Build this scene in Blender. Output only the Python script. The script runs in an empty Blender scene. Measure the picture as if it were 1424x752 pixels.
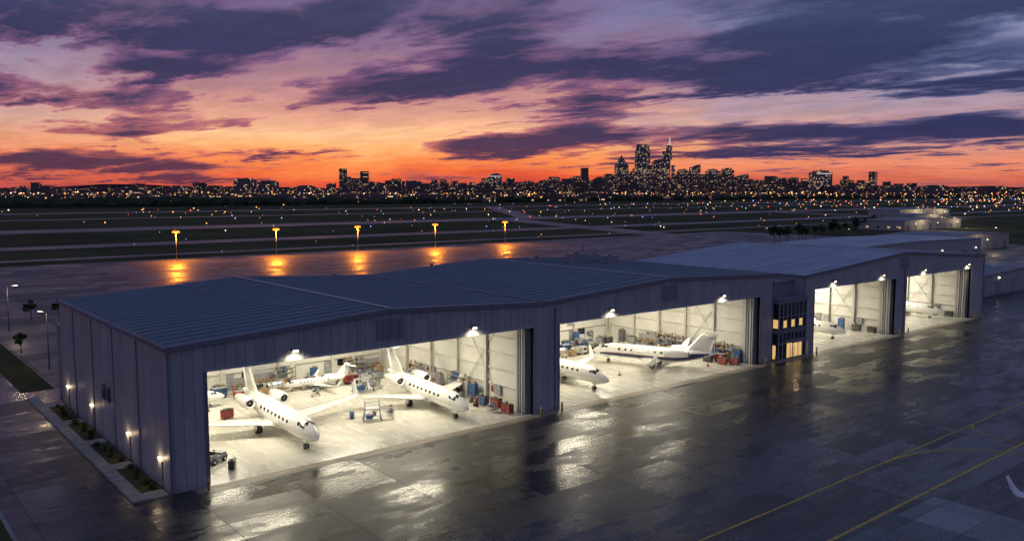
import bpy, math, random
from mathutils import Vector, Matrix
random.seed(7)
scene=bpy.context.scene
COL=scene.collection
R_=math.radians
def lin(c):
    o=[]
    for v in c[:3]:
        v/=255.0
        o.append(v/12.92 if v<=.04045 else ((v+.055)/1.055)**2.4)
    return (o[0],o[1],o[2],1)
ANG=R_(50.6)
FX,FY=math.cos(ANG),math.sin(ANG)
RX,RY=math.sin(ANG),-math.cos(ANG)
def far(lat,fwd): return (lat*RX+fwd*FX, lat*RY+fwd*FY)

# ------------------------------------------------ node helpers
class NT:
    def __init__(s,nt): s.nt=nt; s.n=nt.nodes; s.l=nt.links
    def put(s,sock,v):
        if v is None: return
        if isinstance(v,bpy.types.NodeSocket): s.l.new(v,sock)
        else: sock.default_value=v
    def m(s,op,a,b=None,c=None,clamp=False):
        nd=s.n.new('ShaderNodeMath'); nd.operation=op; nd.use_clamp=clamp
        s.put(nd.inputs[0],a); s.put(nd.inputs[1],b); s.put(nd.inputs[2],c)
        return nd.outputs[0]
    def add(s,a,b): return s.m('ADD',a,b)
    def sub(s,a,b): return s.m('SUBTRACT',a,b)
    def mul(s,a,b): return s.m('MULTIPLY',a,b)
    def div(s,a,b): return s.m('DIVIDE',a,b)
    def ss(s,x,lo,hi,a=0.0,b=1.0,kind='SMOOTHSTEP'):
        nd=s.n.new('ShaderNodeMapRange'); nd.interpolation_type=kind
        if lo>hi: lo,hi,a,b=hi,lo,b,a
        s.put(nd.inputs[0],x); s.put(nd.inputs[1],lo); s.put(nd.inputs[2],hi); s.put(nd.inputs[3],a); s.put(nd.inputs[4],b)
        return nd.outputs[0]
    def ramp(s,x,pts,ip='LINEAR'):
        nd=s.n.new('ShaderNodeValToRGB'); cr=nd.color_ramp; cr.interpolation=ip
        while len(cr.elements)<len(pts): cr.elements.new(.5)
        for e,(p,c) in zip(cr.elements,pts): e.position=p; e.color=c
        s.put(nd.inputs[0],x); return nd.outputs[0]
    def mix(s,f,a,b,bt='MIX'):
        nd=s.n.new('ShaderNodeMix'); nd.data_type='RGBA'; nd.blend_type=bt
        s.put(nd.inputs[0],f); s.put(nd.inputs[6],a); s.put(nd.inputs[7],b)
        return nd.outputs[2]
    def comb(s,x,y,z=0.0):
        nd=s.n.new('ShaderNodeCombineXYZ'); s.put(nd.inputs[0],x); s.put(nd.inputs[1],y); s.put(nd.inputs[2],z); return nd.outputs[0]
    def sep(s,v):
        nd=s.n.new('ShaderNodeSeparateXYZ'); s.put(nd.inputs[0],v); return nd.outputs
    def noise(s,v,scale,det=4,rough=.5,dist=0.0):
        nd=s.n.new('ShaderNodeTexNoise'); s.put(nd.inputs['Vector'],v)
        nd.inputs['Scale'].default_value=scale; nd.inputs['Detail'].default_value=det
        nd.inputs['Roughness'].default_value=rough; nd.inputs['Distortion'].default_value=dist
        return nd.outputs[0]
    def white(s,v):
        nd=s.n.new('ShaderNodeTexWhiteNoise'); nd.noise_dimensions='3D'; s.put(nd.inputs['Vector'],v); return nd.outputs
    def pos(s): return s.n.new('ShaderNodeNewGeometry').outputs['Position']
    def obj(s): return s.n.new('ShaderNodeTexCoord').outputs['Object']
    def bump(s,h,strength=.3,dist=.05):
        nd=s.n.new('ShaderNodeBump'); nd.inputs['Strength'].default_value=strength; nd.inputs['Distance'].default_value=dist
        s.put(nd.inputs['Height'],h); return nd.outputs[0]

def mat(name,col=(.5,.5,.5),rough=.5,metal=0.0,emit=None,es=0.0,coat=0.0,noise=0.0,nscale=3.0,spec=.5):
    m=bpy.data.materials.new(name); m.use_nodes=True
    t=NT(m.node_tree); b=m.node_tree.nodes['Principled BSDF']
    c=(col[0],col[1],col[2],1)
    b.inputs['Base Color'].default_value=c
    b.inputs['Roughness'].default_value=rough; b.inputs['Metallic'].default_value=metal
    b.inputs['Coat Weight'].default_value=coat; b.inputs['Specular IOR Level'].default_value=spec
    if emit:
        b.inputs['Emission Color'].default_value=(*emit[:3],1); b.inputs['Emission Strength'].default_value=es
        m.cycles.emission_sampling='NONE'
    if noise>0:
        n=t.noise(t.obj(),nscale,3,.6)
        f=t.ss(n,.3,.7,1-noise,1+noise)
        cc=t.mix(1.0,c,t.comb(f,f,f),'MULTIPLY'); t.put(b.inputs['Base Color'],cc)
        t.put(b.inputs['Roughness'],t.ss(n,.3,.7,max(.05,rough-.08),min(1,rough+.1)))
    return m

# ------------------------------------------------ mesh builder
class MB:
    def __init__(s): s.v=[]; s.f=[]; s.mi=[]; s.mats=[]; s.sm=[]
    def mid(s,m):
        if m not in s.mats: s.mats.append(m)
        return s.mats.index(m)
    def face(s,pts,m,smooth=False):
        i=len(s.v); s.v+= [tuple(p) for p in pts]; s.f.append(tuple(range(i,i+len(pts)))); s.mi.append(s.mid(m)); s.sm.append(smooth)
    def box(s,cx,cy,cz,sx,sy,sz,m,rz=0,ry=0,rx=0):
        hx,hy,hz=sx/2,sy/2,sz/2
        P=[Vector((a*hx,b*hy,c*hz)) for c in(-1,1) for b in(-1,1) for a in(-1,1)]
        if rz or ry or rx:
            M=Matrix.Rotation(rz,3,'Z')@Matrix.Rotation(ry,3,'Y')@Matrix.Rotation(rx,3,'X'); P=[M@p for p in P]
        i=len(s.v); s.v+=[(p.x+cx,p.y+cy,p.z+cz) for p in P]
        k=s.mid(m)
        for q in((0,2,3,1),(4,5,7,6),(0,1,5,4),(2,6,7,3),(0,4,6,2),(1,3,7,5)):
            s.f.append(tuple(i+a for a in q)); s.mi.append(k); s.sm.append(False)
    def b2(s,x0,x1,y0,y1,z0,z1,m): s.box((x0+x1)/2,(y0+y1)/2,(z0+z1)/2,x1-x0,y1-y0,z1-z0,m)
    def cyl(s,p0,p1,r0,r1,m,n=12,caps=True,smooth=True):
        p0=Vector(p0);p1=Vector(p1);d=(p1-p0).normalized()
        a=d.orthogonal().normalized(); b=d.cross(a)
        i=len(s.v);k=s.mid(m)
        for p,r in((p0,r0),(p1,r1)):
            for j in range(n):
                t=2*math.pi*j/n; q=p+a*math.cos(t)*r+b*math.sin(t)*r; s.v.append(tuple(q))
        for j in range(n):
            s.f.append((i+j,i+(j+1)%n,i+n+(j+1)%n,i+n+j)); s.mi.append(k); s.sm.append(smooth)
        if caps:
            s.f.append(tuple(i+j for j in reversed(range(n)))); s.mi.append(k); s.sm.append(False)
            s.f.append(tuple(i+n+j for j in range(n))); s.mi.append(k); s.sm.append(False)
    def loft(s,rings,m,smooth=True,caps=True):
        i=len(s.v);k=s.mid(m);n=len(rings[0])
        for r in rings: s.v+=[tuple(p) for p in r]
        for a in range(len(rings)-1):
            for j in range(n):
                s.f.append((i+a*n+j,i+a*n+(j+1)%n,i+(a+1)*n+(j+1)%n,i+(a+1)*n+j)); s.mi.append(k); s.sm.append(smooth)
        if caps:
            s.f.append(tuple(i+j for j in reversed(range(n)))); s.mi.append(k); s.sm.append(False)
            e=i+(len(rings)-1)*n
            s.f.append(tuple(e+j for j in range(n))); s.mi.append(k); s.sm.append(False)
    def prism(s,x0,x1,y0,y1,za0,za1,zb0,zb1,m):
        i=len(s.v);k=s.mid(m)
        s.v+=[(x0,y0,za0),(x1,y0,zb0),(x1,y1,zb0),(x0,y1,za0),(x0,y0,za1),(x1,y0,zb1),(x1,y1,zb1),(x0,y1,za1)]
        for q in((0,3,2,1),(4,5,6,7),(0,1,5,4),(2,3,7,6),(0,4,7,3),(1,2,6,5)):
            s.f.append(tuple(i+a for a in q)); s.mi.append(k); s.sm.append(False)
    def mesh(s,name):
        me=bpy.data.meshes.new(name); me.from_pydata(s.v,[],s.f)
        for m in s.mats: me.materials.append(m)
        me.polygons.foreach_set('material_index',s.mi); me.polygons.foreach_set('use_smooth',s.sm)
        me.update(); return me
    def build(s,name,loc=(0,0,0),rz=0,parent=None,sc=1):
        return inst(s.mesh(name),name,loc,rz,parent,sc)
def inst(me,name,loc=(0,0,0),rz=0,parent=None,sc=1):
    o=bpy.data.objects.new(name,me); o.location=loc; o.rotation_euler=(0,0,rz); o.scale=(sc,sc,sc)
    COL.objects.link(o)
    if parent: o.parent=parent
    return o
def empty(name,loc=(0,0,0),rz=0,sc=1):
    o=bpy.data.objects.new(name,None); o.location=loc; o.rotation_euler=(0,0,rz); o.scale=(sc,sc,sc); o.empty_display_size=1
    COL.objects.link(o); return o

# ------------------------------------------------ WORLD (dusk sky)
w=bpy.data.worlds.new("World"); scene.world=w; w.use_nodes=True
w.cycles.sampling_method='MANUAL'; w.cycles.sample_map_resolution=256
t=NT(w.node_tree); bg=w.node_tree.nodes['Background']
d=t.n.new('ShaderNodeTexCoord').outputs['Generated']
x,y,z=t.sep(d)
Fc=t.add(t.mul(x,FX),t.mul(y,FY)); Rc=t.add(t.mul(x,RX),t.mul(y,RY))
az=t.m('ARCTAN2',Rc,Fc)
hl=t.m('MAXIMUM',t.m('SQRT',t.add(t.mul(x,x),t.mul(y,y))),.001)
te=t.m('MAXIMUM',t.div(z,hl),0.0)
k=t.div(1.0,t.mul(t.add(te,.085),hl))
th=R_(50.6+52)
c_,s_=math.cos(th),math.sin(th)
L=t.mul(t.add(t.mul(x,c_),t.mul(y,s_)),k); T=t.mul(t.add(t.mul(x,-s_),t.mul(y,c_)),k)
n1=t.noise(t.comb(t.mul(L,.62),T,0.0),1.15,6,.58,.25)
n2=t.noise(t.comb(t.mul(L,.58),T,7.3),4.4,7,.66,.35)
n3=t.noise(t.comb(t.mul(az,2.0),t.mul(te,10),3.1),1.7,5,.62,.4)
N1=t.ss(n1,.36,.64); N2=t.ss(n2,.3,.7); n3c=t.sub(n3,.5)
tew=t.m('MAXIMUM',t.m('MULTIPLY_ADD',n3c,.07,te),0.0)
rp=t.m('POWER',t.m('MINIMUM',tew,1.0),.5)
def rampv(pts): return t.ramp(rp,[(math.sqrt(p),lin(c)) for p,c in pts],'LINEAR')
left=rampv([(0,(196,68,58)),(.012,(232,94,58)),(.03,(252,142,80)),(.05,(255,184,120)),(.07,(255,194,146)),(.095,(224,160,140)),(.12,(182,132,138)),(.16,(144,112,142)),(.22,(116,104,148)),(.35,(98,102,142)),(1,(84,102,146))])
right=rampv([(0,(160,80,86)),(.012,(210,104,82)),(.03,(238,140,106)),(.05,(212,146,132)),(.08,(174,146,162)),(.12,(148,144,176)),(.2,(122,130,170)),(.35,(112,118,156)),(1,(86,104,148))])
back=rampv([(0,(104,98,124)),(.05,(110,104,132)),(.2,(108,108,138)),(.5,(96,106,142)),(1,(84,102,146))])
fr=t.ss(t.m('MULTIPLY_ADD',n3c,.6,az),.02,.40)
fl=t.ss(t.m('MULTIPLY_ADD',n3c,.5,az),-.30,-.60,0.0,.65)
base=t.mix(t.m('MAXIMUM',fr,fl),left,right)
fb=t.ss(t.m('ABSOLUTE',t.add(az,.1)),.8,1.7)
base=t.mix(fb,base,back)
def P(px,py):
    a=math.atan((px-712)/1174); return a,(265-py)/1174*math.cos(a)
ted=t.m('MULTIPLY_ADD',t.sub(n2,.5),.045,te)
def band(a,b,th,wt):
    (a0,e0),(a1,e1)=P(*a),P(*b); th=th/1174*1.9
    sl=(e1-e0)/(a1-a0)
    dd=t.m('ABSOLUTE',t.sub(t.m('MULTIPLY_ADD',az,sl,e0-a0*sl),ted))
    g=t.ss(dd,th,0.0,0.0,wt)
    mid=(a0+a1)/2; hw=(a1-a0)/2
    wnd=t.ss(t.m('ABSOLUTE',t.sub(az,mid)),hw+.05,max(0,hw-.07),0.0,1.0)
    return t.mul(g,wnd)
S=None
for b in [((590,208),(1500,176),20,.46),((290,178),(660,118),15,.36),((620,108),(1500,66),42,.34),((900,8),(1500,-10),38,.30),
 ((-60,226),(330,243),17,.42),((190,97),(325,103),11,.44),((305,214),(520,218),7,.46),((-60,128),(105,138),14,.34),((135,194),(240,197),9,.42),
 ((-60,14),(760,40),32,.24),((1060,233),(1500,228),4,.3),((540,247),(800,250),4,.25),
 ((250,160),(640,195),34,-.34),((1150,30),(1500,44),14,-.24),((860,150),(1300,138),12,-.3),((600,236),(1500,238),12,-.2),((-40,72),(220,76),16,-.2),((380,74),(700,62),12,-.12)]:
    g=band(*b); S=g if S is None else t.add(S,g)
dens=t.add(t.add(t.m('MULTIPLY_ADD',N1,.52,t.mul(N2,.28)),S),t.ss(te,.03,.15,-.12,.06))
cl=t.ss(dens,.34,.54)
thick=t.ss(dens,.42,.78)
crp=t.m('POWER',t.m('MINIMUM',te,1.0),.5)
def rampc(pts): return t.ramp(crp,[(math.sqrt(p),lin(c)) for p,c in pts])
dl=rampc([(0,(116,50,64)),(.03,(84,52,78)),(.08,(60,52,90)),(.15,(50,50,90)),(.25,(64,68,102)),(1,(66,80,120))])
dr=rampc([(0,(96,60,84)),(.03,(54,50,90)),(.08,(40,48,92)),(.15,(46,55,94)),(.25,(66,76,110)),(1,(66,80,120))])
dark=t.mix(fr,dl,dr)
ml=rampc([(0,(210,76,60)),(.04,(212,112,96)),(.08,(180,106,120)),(.14,(130,90,130)),(.25,(108,96,136)),(1,(78,92,134))])
mr=rampc([(0,(178,90,86)),(.04,(142,98,116)),(.08,(106,98,138)),(.14,(90,99,142)),(.25,(98,106,144)),(1,(78,92,134))])
midc=t.mix(fr,ml,mr)
cc=t.mix(thick,midc,dark)
sky=t.mix(cl,base,cc)
tex=t.m('MULTIPLY_ADD',N2,.26,.88)
sky=t.mix(1.0,sky,t.comb(tex,tex,tex),'MULTIPLY')
ns=t.n.new('ShaderNodeTexSky'); ns.sky_type='NISHITA'; ns.sun_disc=False
ns.sun_elevation=R_(-1.0); ns.sun_rotation=R_(90-62.6)
sky=t.mix(.012,sky,ns.outputs[0],'ADD')
t.l.new(sky,bg.inputs[0]); bg.inputs[1].default_value=1.0

# ------------------------------------------------ MATERIALS
def wall_metal(name,c0,c1,axis='X',sp=.45):
    m=mat(name,c0,.45); t=NT(m.node_tree); b=m.node_tree.nodes['Principled BSDF']
    X,Y,Z=t.sep(t.pos())
    u=t.add(X,Y)
    fr=t.m('FRACT',t.div(u,sp))
    rib=t.ss(t.m('ABSOLUTE',t.sub(fr,.5)),.26,.40)
    n=t.noise(t.comb(t.mul(X,1.2),t.mul(Y,1.2),t.mul(Z,.18)),.8,4,.65)
    pn=t.white(t.comb(t.m('FLOOR',t.div(u,.9)),t.m('FLOOR',t.div(Z,6.1)),0.0))[0]
    f=t.add(t.mul(n,.7),t.mul(pn,.18))
    c=t.mix(t.ss(f,.2,.75),(*c0,1),(*c1,1))
    lap=t.ss(t.m('ABSOLUTE',t.sub(t.m('FRACT',t.div(u,.9)),.5)),.44,.5,1.0,.55)
    c=t.mix(1.0,c,t.comb(lap,lap,lap),'MULTIPLY')
    dirt=t.ss(t.m('MULTIPLY_ADD',n,1.5,Z),.4,1.8,.72,1.0)
    c=t.mix(1.0,c,t.comb(dirt,dirt,dirt),'MULTIPLY')
    t.put(b.inputs['Base Color'],c); t.put(b.inputs['Roughness'],t.ss(n,.3,.7,.4,.65))
    t.put(b.inputs['Normal'],t.bump(rib,.8,.04)); return m
M_wall=wall_metal('ribbed_metal_wall',(.38,.38,.39),(.53,.53,.535))
M_wall2=wall_metal('ribbed_metal_wall_dark',(.26,.26,.28),(.34,.34,.36))
M_trim=mat('metal_trim',(.20,.21,.25),.4,noise=.1)
M_trimL=mat('light_metal_flashing',(.5,.51,.53),.4,noise=.12)
def roofmat(name,c0,c1,rough=.42):
    m=mat(name,c0,rough); t=NT(m.node_tree); b=m.node_tree.nodes['Principled BSDF']
    X,Y,Z=t.sep(t.pos())
    n=t.noise(t.comb(t.mul(X,.12),t.mul(Y,.9),0.0),.6,5,.65); n2=t.noise(t.comb(X,Y,0.0),.08,4,.6)
    c=t.mix(t.ss(t.add(t.mul(n,.6),t.mul(n2,.4)),.35,.65),(*c0,1),(*c1,1))
    sp=t.white(t.comb(t.m('FLOOR',t.div(X,9.0)),t.m('FLOOR',t.div(t.sub(Y,70.0),1.8)),1.0))[0]
    q=t.ss(sp,0,1,.86,1.10); c=t.mix(1.0,c,t.comb(q,q,q),'MULTIPLY')
    t.put(b.inputs['Base Color'],c); t.put(b.inputs['Roughness'],t.ss(n,.3,.7,rough-.1,rough+.15)); return m
M_roof=roofmat('standing_seam_roof',(.075,.125,.165),(.12,.175,.22))
M_seam=mat('roof_seam',(.25,.33,.39),.4)
M_roof2=roofmat('standing_seam_roof_light',(.34,.40,.46),(.46,.52,.58),.5)
M_seam2=mat('roof_seam_light',(.5,.55,.6),.4)
M_white=mat('white_wall_liner',(.66,.65,.61),.6,noise=.06,nscale=.4)
M_steel=mat('white_painted_steel',(.58,.57,.53),.5,noise=.06,nscale=1)
M_dark=mat('dark_rubber',(.02,.02,.022),.7)
M_black=mat('black_paint',(.03,.03,.035),.35,noise=.2)
M_red=mat('red_paint',(.30,.035,.025),.4,noise=.15)
M_blue=mat('blue_paint',(.04,.10,.24),.4,noise=.15)
M_yel=mat('yellow_paint',(.50,.36,.06),.4,noise=.15)
M_org=mat('orange_paint',(.45,.16,.04),.4,noise=.15)
M_gry=mat('grey_paint',(.3,.31,.33),.4,noise=.15)
M_dgr=mat('dark_grey_paint',(.12,.125,.135),.4,noise=.15)
M_alu=mat('bare_aluminium',(.6,.6,.62),.3,metal=.8)
M_crd=mat('cardboard',(.32,.22,.12),.8,noise=.2)
M_wood=mat('plywood',(.35,.25,.15),.7,noise=.2)
M_jet=mat('white_aircraft_paint',(.80,.80,.78),.22,coat=.4)
M_jgry=mat('grey_aircraft_paint',(.45,.46,.48),.3,coat=.2)
M_jblue=mat('navy_aircraft_stripe',(.02,.035,.12),.25,coat=.4)
M_jred=mat('red_aircraft_stripe',(.45,.03,.04),.25,coat=.4)
M_glassd=mat('dark_window_glass',(.012,.015,.02),.08,spec=.8)
M_lamp=mat('lamp_lens',(.9,.85,.7),.4,emit=(1,.88,.62),es=5)
M_lampo=mat('sodium_lens_and_glare',(.9,.5,.1),.4,emit=(1,.24,.02),es=2.6)
M_conc=mat('kerb_concrete',(.3,.29,.27),.7,noise=.2,nscale=.8)
M_pole=mat('galvanised_pole',(.25,.25,.26),.5,metal=.5)

def epoxy():
    m=mat('epoxy_hangar_floor',(.66,.64,.57),.2); t=NT(m.node_tree); b=m.node_tree.nodes['Principled BSDF']
    X,Y,Z=t.sep(t.pos())
    n=t.noise(t.comb(X,Y,0.0),.35,5,.6); n2=t.noise(t.comb(X,t.mul(Y,.3),2.0),1.4,4,.7)
    c=t.mix(t.ss(n,.3,.7),(.55,.535,.475,1),(.67,.655,.59,1))
    gx=t.m('ABSOLUTE',t.sub(t.m('FRACT',t.div(X,6.0)),.5)); gy=t.m('ABSOLUTE',t.sub(t.m('FRACT',t.div(Y,6.0)),.5))
    j=t.m('MAXIMUM',gx,gy); jj=t.ss(j,.494,.498,1.0,.65,'LINEAR')
    c=t.mix(1.0,c,t.comb(jj,jj,jj),'MULTIPLY')
    st=t.ss(n2,.60,.78,1.0,.74); c=t.mix(1.0,c,t.comb(st,st,st),'MULTIPLY')
    t.put(b.inputs['Base Color'],c); t.put(b.inputs['Roughness'],t.ss(n2,.3,.75,.14,.34)); return m
M_floor=epoxy()

def wet(name,c0,c1,slab=6.0,rlo=.10,rhi=.5,joint=.7,lo=.40,hi=.60,bs=.45,cw=.10,spec=.5):
    m=mat(name,c0,.3,spec=spec); t=NT(m.node_tree); b=m.node_tree.nodes['Principled BSDF']
    P_=t.pos(); X,Y,Z=t.sep(P_)
    stk=t.noise(t.comb(t.mul(X,.40),Y,4.0),.40,6,.68,.15)
    fine=t.noise(P_,1.5,5,.72)
    micro=t.noise(P_,3.2,2,.6)
    sx=slab*1.25; sy=slab*.6
    cell=t.white(t.comb(t.m('FLOOR',t.div(X,sx)),t.m('FLOOR',t.div(Y,sy)),0.0))[0]
    wv=t.add(t.m('MULTIPLY_ADD',stk,.66,t.mul(cell,cw)),t.m('MULTIPLY_ADD',fine,.24,(.08-cw)*.5+.01))
    wt=t.ss(wv,lo+.02,hi+.0)
    rough=t.m('MULTIPLY_ADD',t.sub(fine,.5),.2,t.ss(wt,0.0,1.0,rhi,rlo,'LINEAR'))
    c=t.mix(wt,(*c1,1),(*c0,1))
    q=t.ss(t.m('MULTIPLY_ADD',cell,.32,t.mul(fine,.75)),.15,.92,.5,1.5); c=t.mix(1.0,c,t.comb(q,q,q),'MULTIPLY')
    gx=t.m('ABSOLUTE',t.sub(t.m('FRACT',t.div(X,sx)),.5)); gy=t.m('ABSOLUTE',t.sub(t.m('FRACT',t.div(Y,sy)),.5))
    jn=t.mul(t.ss(gx,.492,.498,1.0,0.0),t.ss(gy,.484,.495,1.0,0.0))
    jf=t.ss(jn,0.0,1.0,joint,1.0); c=t.mix(1.0,c,t.comb(jf,jf,jf),'MULTIPLY')
    rough=t.add(rough,t.mul(t.ss(jn,0.0,1.0,.25,0.0),t.ss(fine,.3,.55)))
    t.put(b.inputs['Base Color'],c); t.put(b.inputs['Roughness'],t.m('MAXIMUM',rough,.08))
    t.put(b.inputs['Normal'],t.bump(micro,bs,.03)); return m
M_wet=wet('wet_asphalt_apron',(.018,.018,.020),(.050,.048,.047),6,.17,.46,cw=.14)
M_wetc=wet('damp_concrete_apron',(.075,.073,.07),(.13,.125,.12),9,.30,.65,.7,.38,.62,spec=.32)
M_pad=wet('light_concrete_pad',(.18,.18,.20),(.25,.25,.26),6,.3,.6,.5)
M_padd=wet('grey_concrete_pad',(.07,.07,.08),(.11,.11,.115),6,.25,.5,.5)
M_road=wet('wet_service_road',(.02,.02,.022),(.045,.044,.044),9,.18,.5,.9)
def grassmat(name,c0,c1,sc=.5):
    m=mat(name,c0,.95,spec=.05); t=NT(m.node_tree); b=m.node_tree.nodes['Principled BSDF']
    n=t.noise(t.pos(),sc,5,.7); n2=t.noise(t.pos(),sc*.03,4,.6)
    c=t.mix(t.ss(t.add(t.mul(n,.4),t.mul(n2,.6)),.40,.60),(*c0,1),(*c1,1)); t.put(b.inputs['Base Color'],c)
    return m
M_grass=grassmat('airfield_grass',(.045,.055,.022),(.095,.098,.042))
M_earth=grassmat('dark_land',(.016,.018,.014),(.04,.038,.032),.02)
M_taxi=mat('taxiway_asphalt',(.085,.085,.09),.42,noise=.35,nscale=.02)
M_leaf=mat('dark_foliage',(.035,.055,.02),.8,spec=.2)
M_leaf2=mat('light_foliage',(.08,.12,.04),.8,spec=.2)
M_bark=mat('bark',(.07,.05,.035),.9,noise=.3)
def linemat():
    m=mat('yellow_line_paint',(.5,.36,.05),.7,spec=.2); t=NT(m.node_tree); b=m.node_tree.nodes['Principled BSDF']
    n=t.noise(t.pos(),3.0,4,.7); c=t.mix(t.ss(n,.36,.52),(.30,.22,.06,1),(.72,.48,.10,1)); t.put(b.inputs['Base Color'],c)
    return m
M_line=linemat()
M_wline=mat('white_line_paint',(.22,.22,.22),.5,noise=.2,nscale=2)

def winmat(name,c,cw,ch,thr,es,world=False,metal=0.0,rough=.3):
    m=mat(name,c,rough,metal=metal); t=NT(m.node_tree); b=m.node_tree.nodes['Principled BSDF']
    X,Y,Z=t.sep(t.pos() if world else t.obj())
    u=t.div(t.add(X,Y),cw); v=t.div(Z,ch)
    wn=t.white(t.comb(t.m('FLOOR',u),t.m('FLOOR',v),1.0)); 
    grp=t.white(t.comb(t.m('FLOOR',t.div(u,5.0)),t.m('FLOOR',t.div(v,3.0)),5.0))[0]
    on=t.m('GREATER_THAN',t.m('MULTIPLY_ADD',grp,.35,wn[0]),1.18-thr)
    fu=t.m('FRACT',u); fv=t.m('FRACT',v)
    k=t.mul(t.mul(t.m('GREATER_THAN',fu,.2),t.m('LESS_THAN',fu,.85)),t.mul(t.m('GREATER_THAN',fv,.3),t.m('LESS_THAN',fv,.85)))
    N=t.n.new('ShaderNodeNewGeometry').outputs['Normal']; nz=t.sep(N)[2]
    k=t.mul(t.mul(k,on),t.m('LESS_THAN',t.m('ABSOLUTE',nz),.5))
    br=t.sep(wn[1])[1]
    hue=t.mix(br,(1,.46,.15,1),(1,.74,.42,1)); t.put(b.inputs['Emission Color'],hue)
    t.put(b.inputs['Emission Strength'],t.mul(t.mul(k,es),t.ss(br,0,1,.2,1.0)))
    m.cycles.emission_sampling='NONE'; return m
M_tow=winmat('hazy_tower_masonry_lit_windows',(.13,.115,.14),7,6,.22,.95)  # base colour lightened: distance haze is painted into the walls
M_towg=winmat('hazy_tower_glass_lit_windows',(.12,.14,.2),7,6,.32,1.0,metal=.3,rough=.3)  # glass kept paler too, with city haze mixed into its colour
M_city=winmat('city_building_facades',(.11,.09,.10),7,5,.12,.9,world=True)

# ------------------------------------------------ GROUND
def sheet(name,x0,x1,y0,y1,z,m):
    mb=MB(); mb.face([(x0,y0,z),(x1,y0,z),(x1,y1,z),(x0,y1,z)],m); return mb.build(name)
sheet('ground',-60000,60000,-60000,60000,-.06,M_earth)
sheet('airfield_grass',-900,3500,108,1350,-.03,M_grass)
sheet('apron_ground',-120,420,-120,118,0,M_wet)
sheet('rear_apron',-60,430,192,319,.0,M_wetc)
sheet('rear_service_road',22,430,118,192,-.004,M_wetc)
sheet('hangar_threshold',23,180,68.9,70.19,.006,mat('threshold_concrete',(.22,.21,.19),.45,noise=.25,nscale=.6))
sheet('service_road',9.8,18.2,20,192,.004,M_road)
sheet('concrete_pad',63.2,69.5,-5,30.0,.006,M_pad)
sheet('concrete_pad',52,63.1,-5,30.0,.006,M_padd)
for nm,y0,y1 in (('taxiway',338,347),('taxiway',405,428),('runway',560,610),('taxiway',800,824),('runway',1010,1060)):
    sheet(nm,-900,3400,y0,y1,.0,M_taxi)
mb=MB()
for y0 in (566,603,1018,1054): mb.face([(-900,y0,.03),(3400,y0,.03),(3400,y0+.7,.03),(-900,y0+.7,.03)],M_wline)
for xx in range(-880,3400,60):
    for yy in (585,1036): mb.face([(xx,yy,.03),(xx+30,yy,.03),(xx+30,yy+1,.03),(xx,yy+1,.03)],M_wline)
mb.build('runway_markings')
mb=MB()
for xx in (360,760,1250): mb.face([(xx,319,.01),(xx+24,319,.01),(xx+130,606,.01),(xx+104,606,.01)],M_taxi)
for xx in (500,1200): mb.face([(xx,600,.012),(xx+26,600,.012),(xx+320,1030,.012),(xx+290,1030,.012)],M_taxi)
mb.build('connecting_taxiway')
def polyline(mb,pts,wd,z,m):
    L=[];Rr=[]
    for i,p in enumerate(pts):
        a=Vector(pts[max(0,i-1)]);b=Vector(pts[min(len(pts)-1,i+1)]); dd=(b-a).normalized(); n=Vector((-dd.y,dd.x))
        p=Vector(p); L.append(p+n*wd/2); Rr.append(p-n*wd/2)
    for i in range(len(pts)-1): mb.face([(Rr[i].x,Rr[i].y,z),(Rr[i+1].x,Rr[i+1].y,z),(L[i+1].x,L[i+1].y,z),(L[i].x,L[i].y,z)],m)
def bez(a,b,c,n=14): return [tuple((1-s)**2*Vector(a)+2*s*(1-s)*Vector(b)+s*s*Vector(c)) for s in [i/n for i in range(n+1)]]
mb=MB()
polyline(mb,[(-40,36.3),(60,36.7),(150,38)],.2,.014,M_line)
polyline(mb,[(20,30.4),(95,31.1),(170,32)],.28,.014,M_line)
polyline(mb,bez((94.7,37.2),(90.6,36.2),(91.6,31.2)),.24,.018,M_line)
polyline(mb,bez((74,36.9),(85.5,36.9),(87.6,29.0)),.24,.018,M_line)
mb.build('taxi_line_markings')
mb=MB()
polyline(mb,[(24.3,69.6),(180,69.6)],.12,.014,M_line)
mb.build('hangar_front_line')
mb=MB(); mb.b2(-40,9.4,30,78,-.02,.12,M_grass); mb.b2(9.4,9.7,30,78,-.02,.15,M_conc); mb.b2(-40,9.7,78,78.3,-.02,.15,M_conc)
mb.build('grass_island')
mb=MB()
mb.b2(18.2,19.3,70,114,-.02,.13,M_conc)
for i in range(30): mb.b2(18.21,19.29,70+i*1.5,70.03+i*1.5,.13,.133,M_black)
for yy in (70,79.5,89,98.5,108): mb.b2(19.3,21.0,yy,yy+1.8,-.02,.125,M_conc)
mb.build('side_pavement')
M_mulch=grassmat('lawn_and_mulch',(.10,.07,.04),(.09,.14,.04),1.2)
beds=[(71.8,79.5),(81.3,89),(90.8,98.5),(100.3,108)]
mb=MB()
for a,b in beds: mb.b2(19.3,21.0,a,b,-.02,.09,M_mulch)
mb.build('planting_bed')
def leafmass(mb,c,r,n,size,mats,flat=1.0):
    for i in range(n):
        while True:
            p=Vector((random.uniform(-1,1),random.uniform(-1,1),random.uniform(-1,1)))
            if .35<p.length<1: break
        q=Vector((c[0]+p.x*r,c[1]+p.y*r,c[2]+p.z*r*flat))
        a=Vector((random.gauss(0,1),random.gauss(0,1),random.gauss(0,1))).normalized(); b=a.orthogonal().normalized()
        s=size*random.uniform(.6,1.3)
        mb.face([q-a*s-b*s*.3,q+b*s*.8,q+a*s-b*s*.2,q-b*s*.9],random.choice(mats))
shm=[]
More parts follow.
